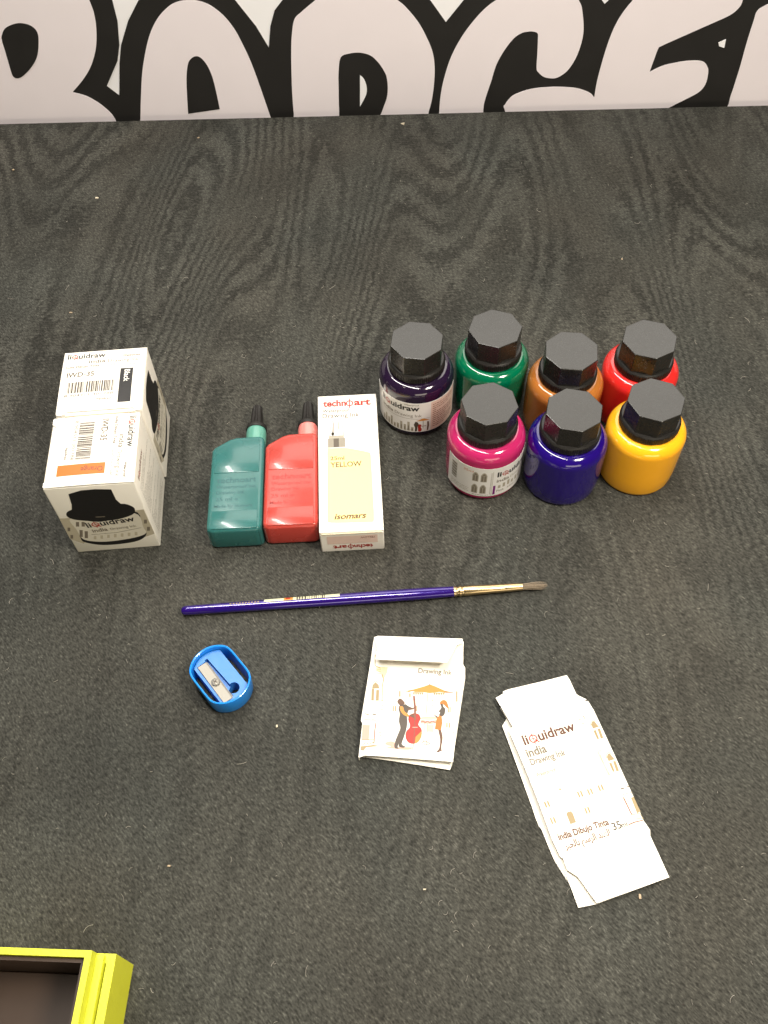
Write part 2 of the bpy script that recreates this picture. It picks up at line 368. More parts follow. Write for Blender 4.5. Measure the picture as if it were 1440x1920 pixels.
# ------------------------------------------------------------------ ink boxes
W, BH = .047, .0634
def lid_z(x, y):
    z = BH-.0006+.0009*math.sin(math.pi*min(1, max(0, x/W)))*(.6+.4*math.sin(math.pi*min(1, max(0, y/W))))
    if x < .0022 and 0: z -= .0022*(1-math.sqrt(max(0, 1-((.0022-x)/.0022)**2)))*.9
    return z
def ink_box(label, loc, rz, band, word):
    t = thing('ink_box', label, 'box', loc, rz, 'small ink boxes'); t.scale = (.998, .998, .98)
    obj('carton', rbox(0, 0, 0, W, W, BH-.0008, .0007), M['card'], t, smooth=30.0)
    n = .0016
    obj('lid', sheet([(.0002, .0035), (.0001, .0010), (.0008, .0002), (W, .0001), (W, W-.0001), (.0008, W-.0002), (.0001, W-.0010), (.0002, W-.0045), (.0022, W-.0060), (.0022, .0050)], lid_z, .0005, .0008 if 0 else .002), M['card'], t, smooth=30.0)
    obj('tuck_flap', rbox(-.0001, .0036, BH-.0042, .0030, W-.0046, BH-.0010, .0005), M['cardbeige'], t)  # white card too: the beige puts the bent flap's shade into its colour
    # label end, read with its top along +x
    P = Print(lambda u, v, z: Vector((v*MM, W-u*MM, lid_z(v*MM, W-u*MM)+.00056+z*MM)), cut=(1.5, 1.5))
    P.liquidraw(2.2, 41.6, 21.5)
    P.text('Waterproof', 33.5, 41.2, width=10, size=2.0, k='i_dark', bold=.03)
    P.text('india', 14.7, 37.2, width=9.3, size=4.0, k='i_dark', bold=.01); P.text('Drawing Ink', 25.5, 37.0, width=17.5, size=3.6, k='i_dark')
    P.text('India Dibujo Tinta', 2, 34.2, width=19, size=2.2, k='i_dark', bold=.02)
    P.text('\uFEAE\uFE92\uFEA4\uFEDF\uFE8E\uFE91 \uFEE2\uFEB3\uFEAE\uFEDF\uFE8D \uFEAA\uFEE8\uFEEC\uFEDF\uFE8D', 25, 34.4, width=17, size=2.4, k='i_dark')
    P.text('IWD-35', 3.3, 27.2, width=15.3, size=5.0, k='i_dark', bold=.015)
    P.barcode(4.8, 15.2, 30.5, 23.2, 'i_dark')
    P.text('8 904311 301788', 3.4, 12.6, width=27, size=2.6, k='i_dark')
    P.text('liquidraw', 21.5, 9.3, width=8.5, size=2.0, k='i_dark', bold=.02)
    P.rect(33.2, 6.4, 40.3, 31.4, band)
    P.text(word, 35.6, 30.3, width=9.2 if word == 'Black' else 11.5, size=4.4, k='i_white' if word == 'Black' else 'i_brown', rot=-90, z=.05, bold=.01)
    P.build('printed_label', t)
    # bottle picture on the front
    P = Print(plane_surf((0, 0, 0), (1, 0, 0), (0, 0, 1)))
    pre = homog([(95, 1300), (880, 1265), (395, 1860), (1100, 1795)], [(0, 63.4), (47, 63.4), (0, 0), (47, 0)])
    P.pre = pre
    P.poly([(240, 1560), (380, 1555), (400, 1640), (520, 1700), (450, 1780), (330, 1740)], 'i_label2')
    P.poly([(870, 1500), (960, 1490), (1050, 1690), (970, 1720), (900, 1600)], 'i_label2')
    for x, y in ((322, 1655), (345, 1720), (975, 1590), (1000, 1650)): P.rect(x-12, y-16, x+12, y+16, 'i_grey', .03)
    P.poly(catmull([(360, 1540), (870, 1500), (940, 1620), (985, 1690), (930, 1745), (800, 1775), (620, 1790), (480, 1772), (430, 1745), (410, 1660)], 5), 'i_black', .03)
    P.poly(catmull([(338, 1560), (600, 1590), (888, 1520), (960, 1640), (978, 1688), (880, 1725), (700, 1755), (560, 1760), (445, 1738), (392, 1660)], 5), 'i_label', .05)
    for x in (400, 450): 
        P.rect(x-14, 1590, x+14, 1630, 'i_grey', .07)
    for x, y in ((430, 1690), (475, 1700)): P.rect(x-14, y-30, x+14, y+30, 'i_grey', .07)
    for i in range(7): P.rect(540+i*58, 1712-i*6, 562+i*58, 1740-i*6, 'i_label2', .07)
    P.line([(520, 1700), (740, 1680), (940, 1640)], .35, 'i_grey', .07)
    P.poly(catmull([(305, 1530), (325, 1495), (420, 1470), (600, 1475), (780, 1440), (870, 1465), (890, 1500), (860, 1535), (740, 1570), (600, 1582), (450, 1578), (350, 1562)], 5), 'i_black', .09)
    P.poly([(330, 1350), (440, 1322), (560, 1315), (695, 1320), (735, 1405), (790, 1455), (770, 1490), (600, 1512), (430, 1510), (355, 1490), (355, 1440)], 'i_black', .11)
    P.line([(560, 1548), (640, 1545)], .7, 'i_grey', .13)
    P.pre = None
    P.liquidraw(12.6, 24.6, 27, rot=7, z=.15)
    P.text('india', 14.2, 19.6, width=8.5, size=4.4, k='i_grey', rot=6, z=.15, bold=.02)
    P.text('Drawing Ink', 24.2, 20.6, width=14.5, size=3.0, k='i_grey', rot=6, z=.15)
    P.build('printed_picture', t)
    # small print on the right side
    P = Print(plane_surf((W, 0, 0), (0, 1, 0), (0, 0, 1)))
    P.liquidraw(7.5, 53.6, 20, k='i_brown')
    P.greek(5, 26, 42, 51, 12, seed=4, h=.5); P.greek(5, 5, 42, 24, 9, seed=5, h=.5)
    P.build('printed_text', t)
    return t
ink_box('white ink box with orange band on its lid, bottle picture facing front', (-.1748, .2804, 0), .0479, 'i_orange', 'Orange')
by = .0504
ink_box('white ink box with black band on its lid, behind the orange-band box', (-.1765+W*math.cos(by), .3290+W*math.sin(by), 0), by+math.pi/2, 'i_black', 'Black')

# ------------------------------------------------------------------ tall carton lying down
t = thing('ink_carton', 'tall white carton with pale yellow bottle picture, lying beside the red bottle', 'box', (-.0360, .2750, 0), .0175); t.scale = (.967, .977, .94)
TW, TL, TH_ = .0368, .1016, .0204
obj('carton', rbox(0, 0, 0, TW, TL, TH_, .0006), M['card'], t, smooth=30.0)
obj('end_flap', rbox(.0006, -.0004, .0002, TW-.0006, .0001, TH_-.0022, .0001), M['card'], t)
obj('tuck_edge', rbox(.0010, -.0007, TH_-.0022, TW-.001, .0001, TH_-.0012, .0003), M['cardbeige'], t)
P = Print(plane_surf((0, 0, TH_), (1, 0, 0), (0, 1, 0), .03))
x = P.text('techn', 3.4, 92.8, width=14.2, size=7.2, k='i_red', bold=.035)
P.ring(19.9, 94.6, 2.35, .75, 'i_red'); P.rect(19.6, 90.6, 20.2, 98.6, 'i_red', .02)
P.text('art', 22.7, 92.8, width=10.4, size=7.2, k='i_red', bold=.035)
P.text('Waterproof', 2.9, 88.0, width=16.6, size=3.6, k='i_dark', bold=.015)
P.text('Drawing Ink', 2.9, 83.6, width=22.8, size=4.8, k='i_dark', bold=.008)
P.poly([(6.9, 69), (8, 80), (9, 81), (14, 81), (14.9, 80), (15.8, 69.2)], 'i_grey')
P.poly([(7.3, 69.3), (8.3, 79.8), (9.2, 80.6), (13.8, 80.6), (14.6, 79.8), (15.4, 69.5)], 'i_white', .02)
P.poly([(8.6, 69.5), (9.2, 80), (9.7, 80), (9.5, 69.5)], 'i_dark', .04); P.rect(12.4, 74, 12.8, 80, 'i_dark', .04); P.disc(9, 70.8, 1, 1.2, 'i_dark', .04)
P.rect(5.9, 60.4, 16.5, 67.4, 'i_lgrey'); P.rect(9.3, 60.6, 12.6, 67.2, 'i_dark', .02)
for i in range(16): P.rect(6.1+i*.66, 60.4, 6.35+i*.66, 67.4, 'i_grey', .03)
P.rect(6.6, 67.4, 15.8, 69.1, 'i_lgrey')
P.poly(catmull([(5.7, 59.2), (8, 59.9), (16.8, 59.6), (24, 57.6), (30, 55.6), (31.4, 54), (31.6, 48), (31.7, 20), (31.6, 8), (31, 6), (29, 5.5), (12, 6), (6, 6.6), (5, 8), (5, 20), (5.4, 48)], 4), 'i_yellow')
P.text('25ml', 7.2, 50.9, width=8.4, size=3.8, k='i_dkbrown', z=.03, bold=.02)
P.text('YELLOW', 7.2, 45.6, width=18.6, size=5.2, k='i_dkbrown', z=.03, bold=.02)
P.text('isomars', 8.8, 8.6, width=18, size=5.4, k='i_dkbrown', z=.03, bold=.03, skew=.25)
P.build('printed_front', t)
P = Print(plane_surf((0, -.0005, 0), (1, 0, 0), (0, 0, 1), .03))
P.rect(4, 8.2, 33, 16.4, 'i_rose')
P.text('YELLOW', 31.8, 15.0, width=8.6, size=2.6, k='i_brown', rot=180, z=.03, bold=.01)
P.text('techn', 30.2, 6.4, width=11, size=5.4, k='i_red', rot=180, bold=.03)
P.ring(17.3, 5, 1.8, .6, 'i_red'); P.rect(17.05, 2, 17.55, 8, 'i_red', .02)
P.text('art', 14.9, 6.4, width=7.8, size=5.4, k='i_red', rot=180, bold=.03)
P.build('printed_end', t)

# ------------------------------------------------------------------ flat dropper bottles lying down
def dropper(label, loc, col, colc, coltext, rz, tint):
    t = thing('dropper_bottle', label, 'bottle', loc, rz, 'flat plastic ink bottles lying down'); t.scale = (.980, .984, .96)
    m = mat('soft_plastic_'+tint, col, .26, coat=.25, sss=.25, vary=.08, vscale=60, bump=.12, bscale=200)
    mc = mat('collar_plastic_'+tint, colc, .3, sss=.3, coat=.3)
    mt = mat('moulded_text_'+tint, coltext, .45)
    out = [(2, 0), (29.5, 0), (31.5, 2), (31.5, 65.5), (29.5, 68), (14, 67.6), (10, 66.2), (1.6, 60.6), (0, 58), (0, 2)]
    bm = prism([(a*MM, b*MM) for a, b in out], .0004, .0192, .0024, 4)
    for a, b in ((.4, 13.6), (40.4, 0)):
        pl = [(2.6, a+.8), (28.9, a+.8), (28.9, b), (2.6, b)] if b else [(2.6, a), (28.9, a), (28.9, 65), (14.4, 64.8), (10.8, 63.6), (2.6, 58)]
        b2 = prism([(x*MM, y*MM) for x, y in pl], .017, .0196, .0004, 2)
        me = bpy.data.meshes.new('x'); b2.to_mesh(me); b2.free(); bm.from_mesh(me); bpy.data.meshes.remove(me)
    obj('bottle_body', bm, m, t, smooth=35.0)
    P = Print(plane_surf((0, 0, .0192), (1, 0, 0), (0, 1, 0), .02))
    P.text('technoart', 4.6, 33.4, width=23, size=5.5, k=mt_key(mt), bold=.02)
    P.text('Waterproof Ink', 4.4, 29.3, width=23.4, size=3.2, k=mt_key(mt), bold=.02)
    P.text('Drawing Ink', 4.6, 25.3, width=16.5, size=3.2, k=mt_key(mt), bold=.02)
    P.text('25 ml e', 4.4, 20.6, width=13, size=3.4, k=mt_key(mt), bold=.02)
    P.text('Made by isomars', 3.8, 16.0, width=22, size=2.8, k=mt_key(mt), bold=.02)
    P.build('moulded_text', t)
    cx, cz = .0249, .0098
    o = obj('collar', lathe([(.0060, .0672), (.0062, .068), (.0062, .0765), (.0058, .0792), (.0045, .080)], 40, axis='Y'), mc, t, smooth=40.0)
    for v in o.data.vertices: v.co += Vector((0, 0, 0))
    o.location = (cx, 0, cz)
    # lathe axis Y puts the profile along y
    c = obj('cap', lathe([(.0040, .0785), (.0064, .0788), (.0064, .0812), (.0050, .0826), (.0038, .0838), (.0029, .0970), (.0026, .0980), (.0016, .0983)], 72,
                         rfun=lambda a, z: 1+(.10*math.cos(8*a) if .0830 < z < .0975 else 0), axis='Y'), M['capring'], t, smooth=50.0)
    c.location = (cx, 0, cz)
    return t
def mt_key(m):
    M[m.name] = m; return m.name
dropper('flat teal green ink bottle with black ribbed cap, lying leftmost of the flat bottles', (-.0988, .2790, 0), (.025, .13, .125, 1), (.10, .30, .24, 1), (.010, .085, .09, 1), .0145, 'green')
dropper('flat red ink bottle with pink collar, lying between the teal bottle and the yellow carton', (-.0675, .2802, 0), (.45, .05, .038, 1), (.72, .22, .20, 1), (.38, .025, .020, 1), .0140, 'red')

# ------------------------------------------------------------------ round ink bottles
RB = .0223
LROT = -.07
body_prof = [(.0190, 0), (.0206, .0003), (.0214, .0012), (.0218, .0030), (RB, .0120), (RB, .0335)]+[(.0163+.0060*math.cos(math.radians(a)), .0340+.0070*math.sin(math.radians(a))) for a in range(5, 90, 7)]+[(.0152, .0412), (.0142, .0416), (.0140, .0455)]
cap_ring = [(.0145, .0414), (.0164, .0416), (.0167, .0420), (.0167, .0458), (.0164, .0463), (.0158, .0469), (.0120, .0470)]
def ink_bottle(label, x, y, col, rough, capdeg, name, rz=0, coat=.6, trans=0):
    t = thing('ink_bottle', label, 'bottle', (x, y, 0), 0, 'round ink bottles with black caps')
    m = mat('ink_'+name, col, rough, coat=coat, vary=.05, vscale=80, spec=.5)
    obj('bottle_body', lathe(body_prof, 128), m, t, smooth=35.0)
    a0 = math.radians(capdeg-3.7)
    pts = [(.0158*math.cos(a0+k*math.pi/4), .0158*math.sin(a0+k*math.pi/4)) for k in range(8)]
    cp = obj('cap', prism(pts, .0462, .0606, .00035, 2), M['cap'], t)
    obj('cap_ring', lathe(cap_ring, 360, rfun=lambda a, z: 1+(.012*(1 if math.cos(90*a) > 0 else -1) if .0419 < z < .0459 else 0)), M['capring'], cp)
    return t
def cyl_surf(r): return lambda u, v, z: Vector(((r+(.06+z)*MM)*math.cos(u*MM/r-math.pi/2+LROT), (r+(.06+z)*MM)*math.sin(u*MM/r-math.pi/2+LROT), v*MM*.93))
def deg(a): return (a+90)*math.pi/180*22.3          # angle round the bottle to mm along the label
def arc_label(t, a0, a1, z0, z1, fill):
    bm = bmesh.new(); n = int((a1-a0)/3); R_ = RB+.00005; T_ = .0001
    rows = []
    for i in range(n+1):
        a = math.radians(a0+(a1-a0)*i/n)+LROT
        rows.append([bm.verts.new((r*math.cos(a), r*math.sin(a), z)) for r, z in ((R_, z0*.93), (R_+T_, z0*.93), (R_+T_, z1*.93), (R_, z1*.93))])
    for a, b in zip(rows, rows[1:]):
        for k in range(4): bm.faces.new((a[k], b[k], b[(k+1) % 4], a[(k+1) % 4]))
    bm.faces.new(rows[0]); bm.faces.new(rows[-1][::-1])
    lb = obj('label', bm, M['paper'], t, smooth=30.0)
    P = Print(cyl_surf(RB+.00012), cut=(1.2,)); fill(P); P.build('label_print', lb)
bk = ink_bottle('round bottle of black-violet ink with white label, nearest the yellow carton', .0225, .3773, (.014, .006, .024, 1), .10, -73, 'black')
def f(P):
    P.rect(deg(-66), 6, deg(-12), 33, 'i_rose')
    P.liquidraw(deg(-151), 26.4, deg(-84)-deg(-151), bold=.03)
    P.text('Waterproof', deg(-108), 31.2, width=9, size=2.0, k='i_dark')
    P.text('india', deg(-150), 20.2, width=9, size=4.4, k='i_grey', bold=.02); P.text('Drawing Ink', deg(-124), 20.4, width=17, size=3.8, k='i_grey')
    P.line([(deg(-150), 18.6), (deg(-68), 18.6)], .25, 'i_grey')
    for i in range(10):
        u = deg(-150)+i*2.3; h = (5, 8, 6, 9, 4)[i % 5]
        P.rect(u, 6.4, u+1.5, 6.4+h, 'i_lgrey'); P.rect(u+.4, 7.2, u+1.0, 7.2+h*.5, 'i_grey', .03)
    u = deg(-91)
    P.poly([(u, 6.4), (u+1.3, 6.4), (u+1.7, 11), (u+2.6, 13), (u+1.6, 15.6), (u+.3, 16), (u-.6, 13), (u+.2, 10)], 'i_dark', .03)
    P.poly(catmull([(u+2.3, 6.3), (u+4, 6.6), (u+4.2, 9), (u+3.6, 10.4), (u+4, 12.6), (u+2.6, 13.4), (u+1.9, 11), (u+2, 8.6)], 4), 'i_red', .05)
    P.poly([(u+.8, 16.6), (u+5, 19), (u+9.2, 16.6)], 'i_amber', .05); P.rect(u+4.9, 9, u+5.15, 17, 'i_dark', .04); P.rect(u+4, 11, u+7, 11.5, 'i_brown', .04)
    P.poly([(u+7.4, 6.4), (u+8.2, 6.4), (u+8.8, 11), (u+8.6, 15), (u+7.5, 15.4), (u+7.6, 12)], 'i_skin', .05)
    P.greek(deg(-63), 8, deg(-20), 31, 12, 'i_brown', .7, 8, .03)
    P.text('35ml', deg(-104), 7, width=4, size=2, k='i_grey', z=.03)
arc_label(bk, -172, -8, 5.6*MM, 33.5*MM, f)
ink_bottle('round bottle of dark green ink, back row beside the black-violet bottle', .0683, .3845, (.0, .125, .055, 1), .12, -84.3, 'green')
ink_bottle('round bottle of brown ink, standing behind the deep blue bottle', .1096, .3647, (.36, .125, .024, 1), .14, -72, 'brown')
ink_bottle('round bottle of red ink, farthest right of the back row', .1552, .3716, (.62, .020, .018, 1), .12, -83.2, 'red')
pk = ink_bottle('round bottle of magenta pink ink with white label, front row', .0596, .3278, (.42, .018, .11, 1), .10, -99.4, 'pink')
ink_bottle('round bottle of deep blue-violet ink without label, front row middle', .1047, .3211, (.012, .002, .14, 1), .10, -78.2, 'blue')
ink_bottle('round bottle of bright yellow ink, front row right end', .1499, .3261, (.95, .44, .014, 1), .16, -86.3, 'yellow')
def f(P):
    P.rect(deg(-79.6), 5.4, deg(-79.0), 30, 'i_lgrey')
    P.greek(deg(-82.5), 7, deg(-80.5), 29, 26, 'i_grey', .3, 3)
    P.liquidraw(deg(-73), 24.0, 26, bold=.03)
    P.text('india', deg(-73), 18.4, width=8, size=4.4, k='i_grey', bold=.02); P.text('Drawing Ink', deg(-50), 18.4, width=15, size=3.4, k='i_lgrey')
    P.rect(deg(-77.5), 6.5, deg(-74), 15.6, 'i_purple')
    P.text('Pink', deg(-71.5), 8.4, width=4.8, size=3, k='i_grey', bold=.01); P.text('35ml', deg(-54), 8.4, width=5, size=2.6, k='i_grey')
    for i in range(6): P.rect(deg(-70)+i*3, 12, deg(-70)+i*3+1.6, 15+(i % 3), 'i_lgrey')
    for a, v in ((-105, 20), (-92.5, 20), (-105, 8), (-92.5, 8)):
        u = deg(a)
        P.poly([(u-1.8, v), (u+1.8, v), (u+1.8, v+6.4), (u+.9, v+8.6), (u, v+9.3), (u-.9, v+8.6), (u-1.8, v+6.4)], 'i_lgrey')
        for q in (-1.35, .2): P.rect(u+q, v+.6, u+q+1.1, v+6, 'i_grey', .03)
        P.poly([(u-1.2, v+6.4), (u+1.2, v+6.4), (u, v+8.4)], 'i_grey', .03)
    P.text('35ml', deg(-124), 28, width=6, size=2.8, k='i_orange')
    for i in range(16): P.rect(deg(-147), 14.5+i*.92, deg(-136), 14.5+i*.92+(.6, .35, .75)[i % 3], 'i_grey')
    P.greek(deg(-149), 6, deg(-114), 12, 4, 'i_lgrey', .5, 6)
    P.greek(deg(-108), 5.9, deg(-84), 7.2, 1, 'i_grey', .5, 9)
arc_label(pk, -156, -6, 5.2*MM, 33*MM, f)

# ------------------------------------------------------------------ paint brush
t = thing('paint_brush', 'thin paint brush with glossy violet handle and gold ferrule, lying across the cloth', 'paint brush', (-.1111, .2384, 0), .0382); t.scale = (.973, 1, 1)
M['violet'] = mat('violet_lacquer', (.022, .004, .17, 1), .16, metal=.3, coat=1, vary=.05)
M['gold'] = mat('gold_ferrule', (.66, .50, .27, 1), .30, metal=1, vary=.06, vscale=600)
hp = [(.0008, -.0003), (.0019, .0002), (.0024, .0012), (.0026, .003), (.0028, .040), (.0031, .080), (.0033, .110), (.0032, .135), (.00285, .1515)]
hz = .0034
h = obj('handle', lathe(hp, 40, axis='X'), M['violet'], t, smooth=50.0); h.location = (0, 0, hz)
fp = [(.0028, .1510), (.00285, .1514), (.00285, .153), (.0025, .1535), (.0025, .1541), (.0029, .1547), (.0029, .1557), (.0025, .1563), (.0025, .1570), (.0028, .1576), (.0024, .172), (.0023, .1795), (.0022, .1800), (.00228, .1803), (.0020, .1900), (.0014, .1902)]
h = obj('ferrule', lathe(fp, 40, axis='X'), M['gold'], t, smooth=50.0); h.location = (0, 0, hz)
M['hair'] = mat('brush_hair', (.30, .245, .18, 1), .6, vary=.5, vscale=900)
M['hairt'] = mat('brush_hair_tip', (.34, .24, .13, 1), .6)
bm = bmesh.new(); r_ = random.Random(3)
for i in range(150):
    a = r_.uniform(0, 6.283); q = math.sqrt(r_.random()); y0, z0 = .0017*q*math.cos(a), .0017*q*math.sin(a)
    L_ = r_.uniform(.0120, .0155); spread = r_.uniform(.3, 1.5)
    pts = [(0.1890, y0, z0, .00013), (.1890+L_*.4, y0*1.15, z0*1.05, .00013), (.1890+L_*.75, y0*spread, z0*spread*.8-.0002, .0001), (.1890+L_, y0*spread*.8, z0*spread*.6-.0003, .00003)]
    prev = None
    for (x, y, z, rr) in pts:
        ring = [bm.verts.new((x, y+rr*math.cos(k*2.094), z+rr*math.sin(k*2.094))) for k in range(3)]
        if prev:
            for k in range(3): bm.faces.new((prev[k], prev[(k+1) % 3], ring[(k+1) % 3], ring[k]))
        prev = ring
h = obj('bristles', bm, M['hair'], t); h.location = (0, 0, hz)
def hr(x):
    for (r0, a), (r1, b) in zip(hp, hp[1:]):
        if a <= x <= b: return r0+(r1-r0)*(x-a)/(b-a)
    return .003
M['sticker'] = mat('brush_sticker', (.62, .62, .42, 1), .4)
P = Print(lambda u, v, z: Vector((u*MM, (hr(u*MM)+(.08+z)*MM)*math.cos(math.radians(v)), hz+(hr(u*MM)+(.08+z)*MM)*math.sin(math.radians(v)))), cut=(4, 6))
M['i_sticker'] = M['sticker']
P.rect(46, 18, 88, 86, 'i_sticker'); P.rect(57, 20, 62, 84, 'i_amber', .03); P.rect(58, 30, 60.5, 70, 'i_red', .05)
r_ = random.Random(5); u = 64
while u < 80: wv = r_.choice((.3, .5, .8)); P.rect(u, 30, u+wv, 86, 'i_dark', .03); u += wv+r_.choice((.4, .6, .9))
P.build('sticker', t)
P = Print(lambda u, v, z: Vector((u*MM, (hr(u*MM)+(.05+z)*MM)*math.cos(math.radians(v)), hz+(hr(u*MM)+(.05+z)*MM)*math.sin(math.radians(v)))), cut=(2, 6))
r_ = random.Random(9); u = 27
while u < 44: P.rect(u, 66, u+.9, 84, 'i_tan'); u += 1.7
P.build('handle_marking', t)

# ------------------------------------------------------------------ sharpener
t = thing('pencil_sharpener', 'small blue oval plastic pencil sharpener with steel blade', 'sharpener', (-.0859, .1962, 0), math.radians(-51.8))
M['blue'] = mat('blue_plastic', (.012, .25, .80, 1), .3, coat=.3, sss=.1, vary=.04)
M['blueb'] = mat('blue_block_plastic', (.03, .19, .55, 1), .38, vary=.05)
M['steel'] = mat('blade_steel', (.30, .285, .25, 1), .5, metal=.35, vary=.1, vscale=700)
def oval(R_, fl, n=96):
    out = []; r = R_-3.2
    for i in range(n):
        a = 2*math.pi*i/n; c, q = math.cos(a), math.sin(a)
        # ray from the centre to an end arc of radius r centred at +-3.2, or to a flat at +-fl
        t1 = 3.2*abs(c)+math.sqrt(max(0, r*r-(3.2*q)**2)); t2 = fl/max(1e-6, abs(q))
        t_ = (t1**-22+t2**-22)**(-1/22)
        out.append((t_*c*MM, t_*q*MM))
    return out
bm = bmesh.new()
rings = []
for R_, fl, z in ((16.1, 11.3, .3), (16.6, 11.9, 1.5), (17.0, 12.4, 12.6), (16.9, 12.3, 13.3), (16.5, 11.9, 13.5), (16.0, 11.4, 13.2), (15.8, 11.2, 9), (15.3, 10.7, .5)):
    rings.append([bm.verts.new((x, y, z*MM)) for x, y in oval(R_, fl)])
rings.append(rings[0])
for a, b in zip(rings, rings[1:]):
    for i in range(96): bm.faces.new((a[i], a[(i+1) % 96], b[(i+1) % 96], b[i]))
obj('shell', bm, M['blue'], t, smooth=40.0)
bx_ = lambda y: 3.2+math.sqrt(12.2**2-y*y)
ys_ = [-8.2+16.1*k/22 for k in range(23)]
poly = [(bx_(y), y) for y in ys_]+[(-bx_(y), y) for y in reversed(ys_)]
blk = obj('block', prism([(x*MM, y*MM) for x, y in poly], .001, .0102, 0), M['blueb'], t)
def cutter(bm):
    me = bpy.data.meshes.new('cut'); bmesh.ops.recalc_face_normals(bm, faces=bm.faces); bm.to_mesh(me); bm.free()
    o = bpy.data.objects.new('cut', me); C.objects.link(o); o.parent = t; return o
c1 = cutter(prism([((9.4+3.0*math.cos(a*math.pi/16))*MM, (1.4+3.0*math.sin(a*math.pi/16))*MM) for a in range(32)], -.001, .02))
c2 = cutter(rbox(-.0120, -.0068, .0092, .0128, -.0010, .02, 0))
c3 = cutter(prism([(-.0128, -.0014), (-.0128, .0002), (.0100, .0012), (.0100, -.0014)], .0066, .02))
for c in (c1, c2, c3):
    md = blk.modifiers.new('b', 'BOOLEAN'); md.object = c; md.operation = 'DIFFERENCE'; md.solver = 'MANIFOLD'
bpy.context.view_layer.update()
me = bpy.data.meshes.new_from_object(blk.evaluated_get(bpy.context.evaluated_depsgraph_get()))
blk.modifiers.clear(); blk.data = me
for c in (c1, c2, c3): bpy.data.objects.remove(c)
bm = rbox(-.0122, -.0028, -.0004, .0126, .0029, .0004, .0001, 1)
for v in bm.verts:
    if v.co.y > .002 and v.co.z > 0: v.co.y -= .0009
b = obj('blade', bm, M['steel'], t); b.location = (.0009, -.0040, .0105); b.rotation_euler = (math.radians(-5), 0, math.radians(-1.5))
s_ = obj('screw', lathe([(.0021, 0), (.0022, .0003), (.0020, .0008), (.0012, .0011), (.0002, .0012)], 32), M['steel'], t, smooth=50.0); s_.location = (.0014, -.0040, .0110)
bm = rbox(-.0012, -.00022, .0010, .0012, .00022, .00128, 0); b2 = rbox(-.00022, -.0012, .0010, .00022, .0012, .00126, 0)
me = bpy.data.meshes.new('x'); b2.to_mesh(me); b2.free(); bm.from_mesh(me)
c = obj('screw_slot', bm, M['i_dark'], s_); c.rotation_euler = (0, 0, .5)

# ------------------------------------------------------------------ folded carton with musicians
BX, BY = .017, .147
def local_of(pts, base, rz):       # world millimetres to the local frame of a thing turned by rz
    c, s_ = math.cos(-rz), math.sin(-rz)
    return [((x-base[0])*c-(y-base[1])*s_, (x-base[0])*s_+(y-base[1])*c) for x, y in pts]
t = thing('folded_carton', 'small folded white carton printed with a cello player and woman under a parasol', 'carton', (.0103, .1830, 0), math.radians(-3.6))
NEWF = local_of([(-7.79, 217.25), (38.54, 213.81), (-16.98, 153.41), (28.72, 148.76)], (10.3, 183.0), math.radians(-3.6))
hm = homog([(305, 145), (1305, 175), (130, 1490), (1195, 1555)], NEWF)
px = hm
pm = lambda L_: [(a*MM, b*MM) for a, b in (px(*p) for p in L_)]
zfront = lambda x, y: .0040+(x+.026)/.053*.0017+.0005*math.sin((y+.03)*50)
hw = homog([(-3.5, 179.9), (44.2, 179.9), (-9.2, 115.8), (37.5, 114.3)], NEWF)
wm = lambda L_: [(a*MM, b*MM) for a, b in (hw(*p) for p in L_)]
obj('back_panel', sheet(wm([(-7.8, 117.6), (36.2, 112.0), (37.4, 115), (45.2, 160), (45.4, 166), (44.4, 168), (45.0, 181.2), (-1, 182.4), (-3.6, 181)]), lambda x, y: .0006+.0006*math.sin(x*60+1), .0004), M['card'], t)
obj('side_panel', sheet(wm([(-7.5, 118), (36.8, 114.6), (43.9, 158.6), (44.3, 160), (44.2, 164.5), (43.3, 167), (43.4, 180), (-2.6, 180.6)]), lambda x, y: zfront(x, y)*.52, .0004), M['card'], t)
fr = [(305, 145), (1305, 180), (1285, 440), (1262, 760), (1232, 1180), (1197, 1550), (800, 1515), (400, 1480), (200, 1468), (132, 1492), (176, 1110), (160, 1078), (222, 700), (270, 400)]
obj('front_panel', sheet(pm(fr), zfront, .0004), M['card'], t)
le = pm([(132, 1492), (222, 700), (305, 145)])
bm = bmesh.new()
for (x0, y0), (x1, y1) in zip(le, le[1:]):
    q = [bm.verts.new(p) for p in ((x0, y0, .0006), (x1, y1, .0006), (x1, y1, zfront(x1, y1)+.0003), (x0, y0, zfront(x0, y0)+.0003), (x0+.0004, y0, .0006), (x1+.0004, y1, .0006), (x1+.0004, y1, zfront(x1, y1)+.0003), (x0+.0004, y0, zfront(x0, y0)+.0003))]
    for F in ((0, 1, 2, 3), (7, 6, 5, 4), (0, 3, 7, 4), (1, 5, 6, 2)): bm.faces.new([q[i] for i in F])
obj('fold', bm, M['card'], t)
fl = [(307, 140), (352, 126), (1300, 172), (1306, 192), (1298, 232), (1232, 268), (1190, 370), (1125, 515), (700, 484), (325, 457), (345, 290)]
zflap = lambda x, y: zfront(x, y)+.0006+max(0, (.033-y))*.36+max(0, .033-y)**2*4
obj('top_flap', sheet(pm(fl), zflap, .0004), M['card'], t)
P = Print(lambda u, v, z: Vector((u*MM, v*MM, zfront(u*MM, v*MM)+.00045+z*MM)), cut=(3, 3)); P.pre = px
